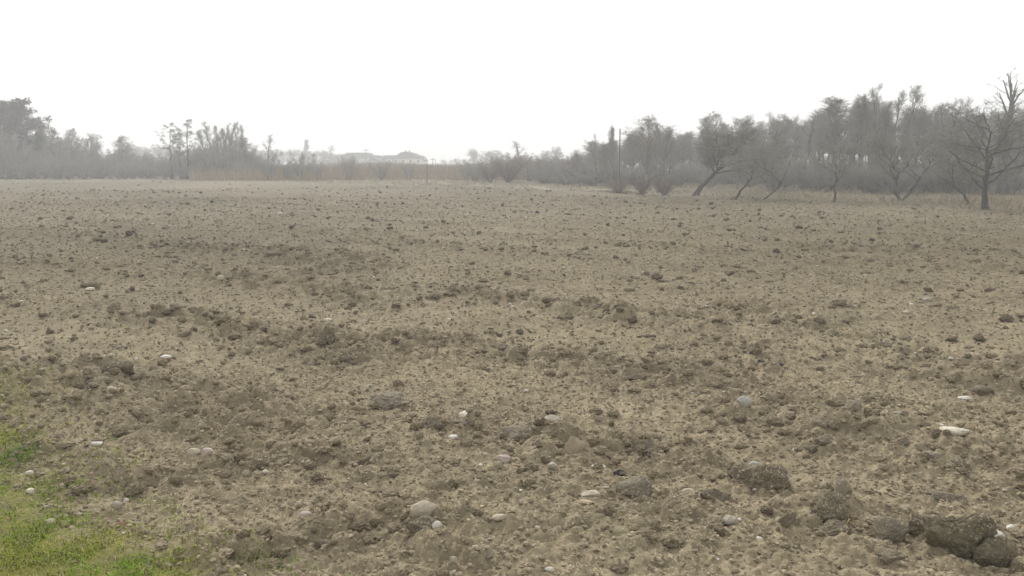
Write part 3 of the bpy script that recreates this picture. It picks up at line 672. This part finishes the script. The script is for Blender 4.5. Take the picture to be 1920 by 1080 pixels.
# low shed further on, white shed, wall, poles
o2 = (P2(708, 312)[0], 0.0); ab = empty('small_shed', (o2[0], DV-8, 0)); tag(ab, 'small grey shed with a pointed roof between barn and house', 'shed')
a, b2 = rel([(701, 300), (717, 308)], o2); part('wall', boxm(a[0], b2[0], 0, 4, -.3, a[1]), M_wall2, ab)
obj('roof', vprof(rel([(699, 301), (709, 295), (719, 301)], o2), -.3, 4.3), M_roof, ab)
o3 = (P2(846, 312)[0], 0.0); wb = empty('white_shed', (o3[0], DV, 0)); tag(wb, 'low bright white shed beyond the reeds', 'shed')
a, b2 = rel([(839.5, 306.5), (852.5, 310)], o3); part('wall', boxm(a[0], b2[0], 0, 4, -.3, a[1]), M_white, wb); part('roof', boxm(a[0]-.2, b2[0]+.2, -.3, 4.3, a[1]+.003, a[1]+.15), M_white, wb)
a = P2(796, 308.6); b2 = P2(838, 309)
fw = empty('boundary_wall', (a[0], DV-2, 0)); tag(fw, 'long low dark wall running from the house to the white shed', 'wall')
part('wall_body', boxm(0, b2[0]-a[0], 0, .3, -.3, a[1]-.1), M_wall2, fw); part('coping', boxm(-.1, b2[0]-a[0]+.1, -.08, .38, a[1]-.097, a[1]), M_roof, fw)
def pole(px, D, top, rad, label, cat, name='utility_pole', arm=True):
    x = at(px, 340, D)[0]; z = at(px, top, D)[2]; e = empty(name, (x, D, 0)); tag(e, label, cat)
    V, F = tubes([(np.array([(0, 0, -.2), (0, 0, z*.5), (0, 0, z)]), np.array([rad, rad*.85, rad*.65]), 8)]); obj('pole_shaft', mesh('pole_shaft', V, F), M_wood, e)
    if arm: part('crossarm', boxm(-.7, .7, -.05, .05, z-.45, z-.32), M_wood, e)
pole(687.5, 222, 279, .11, 'thin utility pole at the barn roof end', 'utility pole')
pole(812, 215, 296, .12, 'short utility pole beyond the wall by the house', 'utility pole')
pole(817, 218, 299, .10, 'lower thin pole right beside the short utility pole', 'pole', arm=False)
pole(1161, 56, 241, .050, 'straight bare pole like trunk at the start of the wood', 'pole', 'bare_pole', arm=False)
pole(801, 66, 306, .028, 'thin dark post standing in the reeds before the house', 'post', 'fence_post', arm=False)
# pale strips of cut reed lying at the far field edge
for px, py, wp, lab in [(1150, 361, 105, 'long pale strip of flattened straw at the far edge of the soil'), (1010, 355.5, 40, 'short pale strip of straw before the thicket'), (834, 347, 22, 'small pale strip of straw at the reed edge')]:
    x0, y0 = ground_at(px-wp/2, py-2); x1, y1 = ground_at(px+wp/2, py+2)
    n = 1500; tt = rng.rand(n); x = x0+(x1-x0)*tt+rng.randn(n)*.1; y = y0+(y1-y0)*tt+rng.randn(n)*.22
    me = blades('straw_strip', x, y, H(x, y)+.01+.12*rng.rand(n), .1+.25*rng.rand(n), .02+.02*rng.rand(n), 1.2+.5*rng.rand(n), rng.rand(n)*6.28, lerpc((.50, .44, .30), (.72, .66, .50), rng.rand(n)), M_blade, seg=2)
    tag(obj('straw_strip', me, M_blade), lab, 'straw', kind='stuff')

# ------------------------------------------------------------------ single stones and clods
def lump_mesh(seed, sx, sy, sz, lv=4, planes=5, cut=(.72, .95), amp=.10, freq=1.6, fine=0.0, ang=False):
    r = np.random.RandomState(seed); v, f = ICO[lv]; v = v.copy()
    for _ in range(planes):
        nrm = unit(r.randn(3)); c = r.uniform(*cut); d = v@nrm; k = d > c; v[k] -= nrm[None]*((d[k]-c)*(.95 if ang else .8))[:, None]
    s = 1+amp*2*noise3(v*freq+seed*3.1, 3)+amp*noise3(v*freq*2.3+seed, 4)
    if fine: s = s+fine*noise3(v*7+seed, 5)+fine*.8*noise3(v*15+seed, 6)+fine*.5*noise3(v*31+seed, 7)
    v = v*s[:, None]*np.array([sx, sy, sz]); return mesh('lump', v, f, True)
def place_lump(name, px, py, wp, hp, mat, label, cat, group=None, seed=0, clod=False, **kw):
    gx, gy = ground_at(px, py+hp*.30); Lr = math.hypot(math.hypot(gx, gy), CAM_H); sx = wp*Lr/FPX/2
    sz = max(hp*Lr/FPX*(.62 if hp > wp*.6 and clod else .5), sx*.25); sy = sx*(.75 if wp < hp*2.2 else .6)
    me = lump_mesh(seed, sx, sy, sz, **kw); o = obj(name, me, mat)
    hs_ = [Hs(gx, gy+sy*.3), Hs(gx+sx*.6, gy), Hs(gx-sx*.6, gy), Hs(gx, gy-sy*.7)]
    o.location = (gx, gy+sy*.3, sum(hs_)/4+sz*.22 if clod else .5*max(hs_)+.5*sum(hs_)/4+sz*(.7 if name == 'black_stone' else .40)); o.rotation_euler = (0, 0, random.Random(seed).uniform(-.35, .35))
    tag(o, label, cat, group); return o
ST = [  # px, py, w, h, colour, label
 (877, 773, 34, 17, 'cream', 'bright cream oval stone beside the wedge of earth'), (850, 826, 20, 11, 'white', 'small white stone just below the cream oval one'),
 (1123, 877, 27, 14, 'white', 'pale oval stone between the tan block and the black stones'), (1036, 876, 18, 14, 'grey', 'grey white pebble beside the tan angular block'),
 (945, 862, 26, 19, 'pink', 'pinkish flat stone on bare soil below the small white one'), (820, 1013, 18, 19, 'white', 'bright white pebble at the foot of a rounded buff stone'),
 (850, 1056, 16, 18, 'grey', 'grey oval pebble near the bright white one'), (362, 851, 24, 18, 'buff', 'buff oval stone in a touching pair'),
 (389, 857, 24, 16, 'pink', 'pinkish grey stone in a touching pair'), (461, 886, 14, 13, 'grey', 'round grey pebble at the edge of a brown clod'),
 (497, 886, 12, 9, 'white', 'tiny white pebble on the other side of the brown clod'), (572, 967, 22, 14, 'pink', 'pale pinkish stone by a dark crack in the soil'),
 (560, 943, 10, 10, 'buff', 'small buff pebble over the pale pinkish stone'), (1790, 830, 46, 17, 'cream', 'large flat cream stone, the biggest pale one on the field'),
 (1810, 747, 26, 8, 'white', 'thin flat white stone up from the large flat cream one'), (1868, 1018, 26, 16, 'white', 'white stone next to the huge mossy clod'),
 (1896, 993, 15, 11, 'white', 'white pebble close to the huge mossy clod'), (1369, 988, 28, 22, 'grey', 'rounded pale grey stone on open soil below the long dark clod'),
 (1291, 937, 24, 17, 'buff', 'pale buff stone at the tip of a grey clod'), (1415, 863, 20, 14, 'blue', 'bluish white stone above the long dark clod'),
 (1385, 762, 17, 7, 'white', 'small pale stone capping a grey one'), (1395, 777, 26, 20, 'blue', 'grey pointed stone under a small pale one'),
 (1110, 937, 42, 13, 'buff', 'flat pale buff stone between two grey clods'), (1098, 953, 28, 8, 'orange', 'orange buff flat stone under the flat pale one'),
 (1036, 781, 32, 20, 'grey', 'grey rounded stone up from the tan block'), (937, 984, 30, 12, 'buff', 'dull flat stone level with the soil near the frame of straw'),
 (614, 605, 18, 8, 'cream', 'small cream stone just beyond the green mossy clod'), (987, 731, 9, 8, 'white', 'tiny bright white pebble alone on soil past the flat clod'),
 (208, 748, 20, 12, 'buff', 'buff stone below the grassy clod'), (176, 743, 14, 12, 'white', 'white chip next to the buff stone below the grassy clod'),
 (152, 704, 16, 12, 'white', 'white chip standing on edge beyond the grassy clod'), (311, 674, 20, 7, 'white', 'long thin white stone on pale soil'),
 (181, 833, 24, 8, 'white', 'flat white stone near the top of the green verge'), (55, 885, 14, 8, 'white', 'little white pebble at the verge by the bright green tuft'),
 (56, 919, 15, 10, 'cream', 'cream pebble in the yellowish grass'), (236, 930, 9, 9, 'white', 'round white pebble on soil beside the verge'),
 (93, 979, 18, 12, 'buff', 'pale stone lying among the verge grass'), (218, 945, 18, 16, 'grey', 'grey flat stone on pale soil near the verge'), (228, 975, 11, 9, 'red', 'small red fragment of brick on the soil'),
 (1741, 558, 16, 13, 'grey', 'elongated pale grey stone far out on the straw coloured soil'), (1527, 591, 10, 6, 'cream', 'small cream pebble beyond the straw tuft'),
 (1361, 531, 8, 4, 'orange', 'tiny orange pebble far out on open soil'), (1699, 592, 9, 5, 'cream', 'tiny cream pebble beyond the brown clods'),
 (413, 527, 14, 12, 'buff', 'rounded buff stone on the far slope of clods'), (168, 538, 18, 7, 'cream', 'flat yellowish stone at the foot of a dark clod'),
 (1030, 1067, 16, 12, 'white', 'whitish pebble at the bottom edge of the ground seen'), (1683, 802, 18, 7, 'grey', 'flat grey stone between two dark hollows'),
 (1821, 965, 12, 10, 'white', 'small whitish pebble beyond the huge mossy clod'), (1564, 1012, 10, 8, 'white', 'tiny white pebble under the dark mossy clod'), (1417, 918, 10, 7, 'white', 'tiny white pebble under the long dark clod'),
 (525, 399, 8, 5, 'white', 'tiny white stone in the distance beside a small dark clod'), (307, 379, 6, 4, 'white', 'tiniest white stone, farthest out near the hedge'),
 (1688, 660, 12, 7, 'grey', 'pale pebble far out among the brown clods'), (1782, 686, 10, 6, 'white', 'white pebble beyond the thin flat white stone'), (961, 582, 8, 6, 'white', 'tiny white pebble before the row of dark clods')]
for i, (px, py, wp, hp, c, lab) in enumerate(ST):
    place_lump('stone', px, py, wp, hp, SM[c], lab, 'stone', seed=200+i, planes=7, amp=.11, cut=(.66, .93), lv=4 if wp > 16 else 3)
place_lump('stone', 1078, 843, 46, 40, SM['tan'], 'tan angular block of stone with a pointed side', 'stone', seed=301, planes=7, cut=(.45, .7), ang=True, amp=.05)
place_lump('stone', 795, 975, 50, 36, SM['buff'], 'big rounded buff stone resting on a crumbly clod', 'stone', seed=302, planes=3, amp=.08)
for i, (px, py, wp, hp, lab) in enumerate([(1161, 893, 22, 15, 'round black stone with a little knob, nearest of the black ones'), (1213, 858, 15, 14, 'round black stone behind the knobbed black one'),
        (1427, 685, 13, 6, 'black lump under the brown clod'), (1464, 688, 13, 6, 'second black lump next to the one under the brown clod')]):
    place_lump('black_stone', px, py, wp, hp, SM['black'], lab, 'stone', seed=320+i, planes=3, amp=.12)  # near-black lumps set at the dark spots in the soil
CL = [
 (730, 746, 78, 40, 'g', 'large flat greenish grey clod split by a crack', 2), (812, 796, 48, 30, 'd', 'wedge shaped brown clod beside the cream oval stone', 6), (868, 801, 36, 14, 'g', 'thin tan slab of earth under the cream oval stone', 5),
 (613, 642, 30, 36, 'm', 'upright clod overgrown with green moss', 3), (653, 672, 38, 24, 'd', 'dark brown pointed clod next to the mossy upright one', 6), (1414, 661, 28, 24, 'd', 'brown clod standing up over two black lumps', 4),
 (1440, 897, 90, 58, 'd', 'long dark clod with a raised end in open soil', 3), (1385, 893, 36, 22, 'd', 'dark clod joined to the low end of the long one', 3), (1553, 972, 72, 56, 'm', 'dark mossy clod with a straw stalk across it', 4),
 (1568, 1000, 80, 34, 'd', 'dark crumbly clod under the mossy one with the straw', 3), (1785, 1012, 128, 105, 'm', 'huge mossy clod, the biggest lump of the field', 3), (1720, 990, 56, 40, 'd', 'broken dark clod leaning on the huge mossy one', 6),
 (1668, 1005, 60, 50, 'g', 'dry grey clod near the huge mossy one', 5), (1862, 1055, 60, 50, 'm', 'low mossy clod at the foot of the huge one', 3), (1192, 927, 66, 44, 'g', 'rounded grey clod right below the black stones', 2), (1212, 834, 62, 34, 'd', 'brown lumpy clod behind the black stones', 3),
 (1577, 940, 34, 34, 'g', 'smooth grey clod behind the dark mossy one', 2), (1478, 1006, 42, 32, 'd', 'round dark clod with a pale chip beside it', 4), (1338, 940, 56, 28, 'd', 'brown clod with the pale buff stone at its tip', 4), (1541, 793, 28, 15, 'd', 'red brown small clod stacked above a flat one', 3),
 (1538, 809, 32, 15, 'g', 'flat oval grey clod under the red brown one', 2), (1548, 834, 34, 18, 'd', 'dark oval clod in a pair, the closer to the red brown one', 3), (1515, 838, 32, 18, 'd', 'dark oval clod in a pair, the lower of the two', 3), (1692, 836, 36, 18, 'd', 'dark pointed clod on open soil toward the large cream stone', 6),
 (1598, 787, 30, 26, 'g', 'blocky grey clod beside the red brown one', 5), (1750, 876, 36, 16, 'g', 'low grey clod in front of the large cream stone', 4), (1793, 877, 46, 22, 'd', 'ridge shaped clod in front of the large cream stone', 6), (1778, 925, 56, 24, 'g', 'low rounded clod beyond the huge mossy one', 3),
 (965, 806, 54, 32, 'g', 'broad grey clod with a dark cleft, past the small white stone', 4), (990, 798, 40, 20, 'd', 'narrow brown clod behind the broad cleft one', 5), (686, 871, 28, 18, 'd', 'small crumbly dark clod alone on pale soil', 3), (845, 916, 24, 16, 'd', 'small dark clod over the big rounded buff stone', 4),
 (480, 873, 38, 20, 'd', 'red brown clod with two pebbles at its foot', 3), (213, 583, 26, 17, 'd', 'lone brown clod on pale soil toward the hedge', 5), (175, 530, 26, 20, 'd', 'pointed dark clod with a yellowish stone at its foot', 5), (512, 477, 34, 15, 'd', 'brown clod on the distant dark ridge', 3),
 (1061, 597, 34, 20, 'd', 'biggest clod in the far row of brown clods', 4), (1166, 590, 24, 28, 'd', 'spiky upright clod at the end of the far row', 7), (1213, 628, 34, 13, 'd', 'long low clod nearer than the spiky one', 4), (860, 548, 30, 13, 'd', 'low brown clod, farthest one in the middle of the field', 4),
 (905, 548, 34, 14, 'g', 'grey wedge clod beside the farthest brown one', 5), (640, 465, 26, 9, 'd', 'small dark clod far beyond the flat clods', 3), (1021, 673, 40, 24, 'd', 'dark grey clod in the middle row of clods', 4), (1002, 572, 16, 12, 'd', 'small dark clod at the start of the far row', 4),
 (1035, 573, 16, 13, 'd', 'small peaked clod second in the far row', 6), (1115, 586, 26, 15, 'd', 'clod between the biggest and the spiky one of the far row', 5), (1152, 702, 38, 14, 'd', 'flat clod nearer than the middle row', 4), (1188, 712, 44, 16, 'd', 'flat dark clod touching another flat one', 4),
 (905, 665, 40, 13, 'd', 'flat brown clod at the start of the middle row', 4), (940, 663, 26, 12, 'd', 'small brown clod second in the middle row', 4), (220, 704, 60, 32, 'm', 'grassy dark clod on the slope above the verge', 3), (185, 722, 60, 20, 'd', 'low dark clod in front of the grassy one', 3),
 (10, 653, 26, 14, 'd', 'dark clod cut by the edge of the view', 3), (510, 729, 34, 13, 'd', 'flat brown clod on pale soil', 3), (295, 743, 26, 9, 'd', 'low dark clod between the grassy clod and the flat brown one', 3), (478, 761, 32, 9, 'd', 'thin flat clod lower than the flat brown one', 3),
 (1575, 577, 32, 12, 'd', 'dark clod far out beyond the straw tuft', 3), (1790, 580, 30, 12, 'd', 'dark clod far out near the elongated pale stone', 4), (1440, 705, 0, 0, '', '', 0), (1790, 720, 40, 18, 'd', 'brown clod beyond the thin flat white stone', 5), (1843, 733, 44, 18, 'm', 'greenish clod close to the thin flat white stone', 3),
 (1645, 757, 34, 13, 'd', 'dark flat clod out on open soil', 4), (1565, 648, 0, 0, '', '', 0), (1658, 648, 34, 13, 'd', 'red brown clod just nearer than the straw tuft', 4), (1348, 680, 30, 12, 'g', 'grey low clod beside the one over the black lumps', 4), (1180, 545, 22, 10, 'd', 'small clod far beyond the spiky one', 4),
 (1270, 1030, 50, 22, 'd', 'low brown clod at the near end of a pale strip of soil', 3), (1330, 1000, 40, 24, 'd', 'dark clod beside the rounded pale grey stone', 4), (1665, 1062, 60, 28, 'd', 'crumbly clod at the bottom of the view toward the huge one', 3), (795, 1000, 60, 30, 'm', 'crumbly greenish clod under the big buff stone', 3), (600, 1012, 26, 20, 'd', 'dark clod by a black cleft near the verge', 5)]
CM = dict(d=M_clod, g=M_clod_grey, m=M_clod_moss)
for i, (px, py, wp, hp, c, lab, pl) in enumerate(CL):
    if not wp: continue
    big = wp > 50
    place_lump('mossy_clod' if c == 'm' else 'soil_clod', px, py, wp, hp, CM[c], lab, 'clod', seed=400+i, clod=True, planes=pl+3, cut=(.5, .85), amp=.22, freq=1.7, fine=.15 if big else .09, ang=True, lv=5 if big else 4)
# straw tuft and weeds
def tuft(name, px, py, n, spread, h, ca, cb, label, cat, lean=(.3, 1.0), wid=.004):
    gx, gy = ground_at(px, py); e = empty(name, (gx, gy, Hs(gx, gy)));
    x = rng.randn(n)*spread; y = rng.randn(n)*spread*.8; me = blades(name, x, y, H(x+gx, y+gy)-Hs(gx, gy), h*(.5+.8*rng.rand(n)), wid*(.6+.8*rng.rand(n)), lean[0]+(lean[1]-lean[0])*rng.rand(n), rng.rand(n)*6.28, lerpc(ca, cb, rng.rand(n)), M_blade)
    bpy.data.objects.remove(e); o = obj(name, me, M_blade); o.location = (gx, gy, Hs(gx, gy)); tag(o, label, cat); return o
tuft('straw_tuft', 1603, 628, 150, .14, .10, (.50, .41, .22), (.66, .56, .34), 'yellow straw tuft lying far out on the soil', 'straw', (.9, 1.5), .006)
tuft('weed_plant', 440, 628, 140, .20, .06, (.28, .20, .07), (.16, .18, .06), 'yellowing weed clump on the dark ridge of clods', 'weed', (.3, 1.1), .008)
tuft('weed_plant', 310, 1000, 70, .09, .05, (.16, .20, .05), (.36, .32, .15), 'short weed clump on bare soil beside the verge', 'weed')
tuft('grass_tuft', 490, 1045, 90, .05, .07, (.14, .20, .05), (.38, .34, .16), 'thin upright grass tuft beside the verge', 'grass', (.1, .7), .003)
tuft('grass_tuft', 20, 860, 260, .10, .05, (.10, .25, .03), (.20, .28, .05), 'bright green grass tuft at the far end of the verge', 'grass tuft', (.1, 1.0), .004)
tuft('straw_tuft', 1565, 985, 16, .03, .09, (.55, .45, .2), (.6, .5, .26), 'straw stalks across the dark mossy clod', 'straw', (1.2, 1.5), .006)
for px, py, hh, lab in [(335, 872, .055, 'short pale dry stalk below the touching pair of stones'), (317, 976, .075, 'tallest pale dry stalk beside the verge'), (438, 874, .05, 'tiny upright stalk near the red brown clod'), (504, 892, .05, 'upright stalk by the tiny white pebble'), (272, 884, .05, 'leaning pale stalk near the verge')]:
    tuft('dry_stalk', px, py, 1, .004, hh, (.66, .60, .44), (.72, .66, .50), lab, 'stalk', (.05, .25), .006)

# ------------------------------------------------------------------ haze
hx = 600.0
hv, hf = boxm(-hx, hx, -hx, hx, -1.4, 16.0)
ho = obj('haze', mesh('haze', hv, np.array(hf), False), None); tag(ho, 'pale even haze lying over the field and trees', 'haze', kind='stuff')
hm = bpy.data.materials.new('haze'); hm.use_nodes = True; t = hm.node_tree; t.nodes.clear()
out = t.nodes.new('ShaderNodeOutputMaterial'); pv = t.nodes.new('ShaderNodeVolumePrincipled')
pv.inputs['Color'].default_value = (.97, .985, 1.0, 1); pv.inputs['Density'].default_value = HAZE_DENSITY; pv.inputs['Anisotropy'].default_value = HAZE_G
t.links.new(pv.outputs[0], out.inputs['Volume']); ho.data.materials.append(hm)
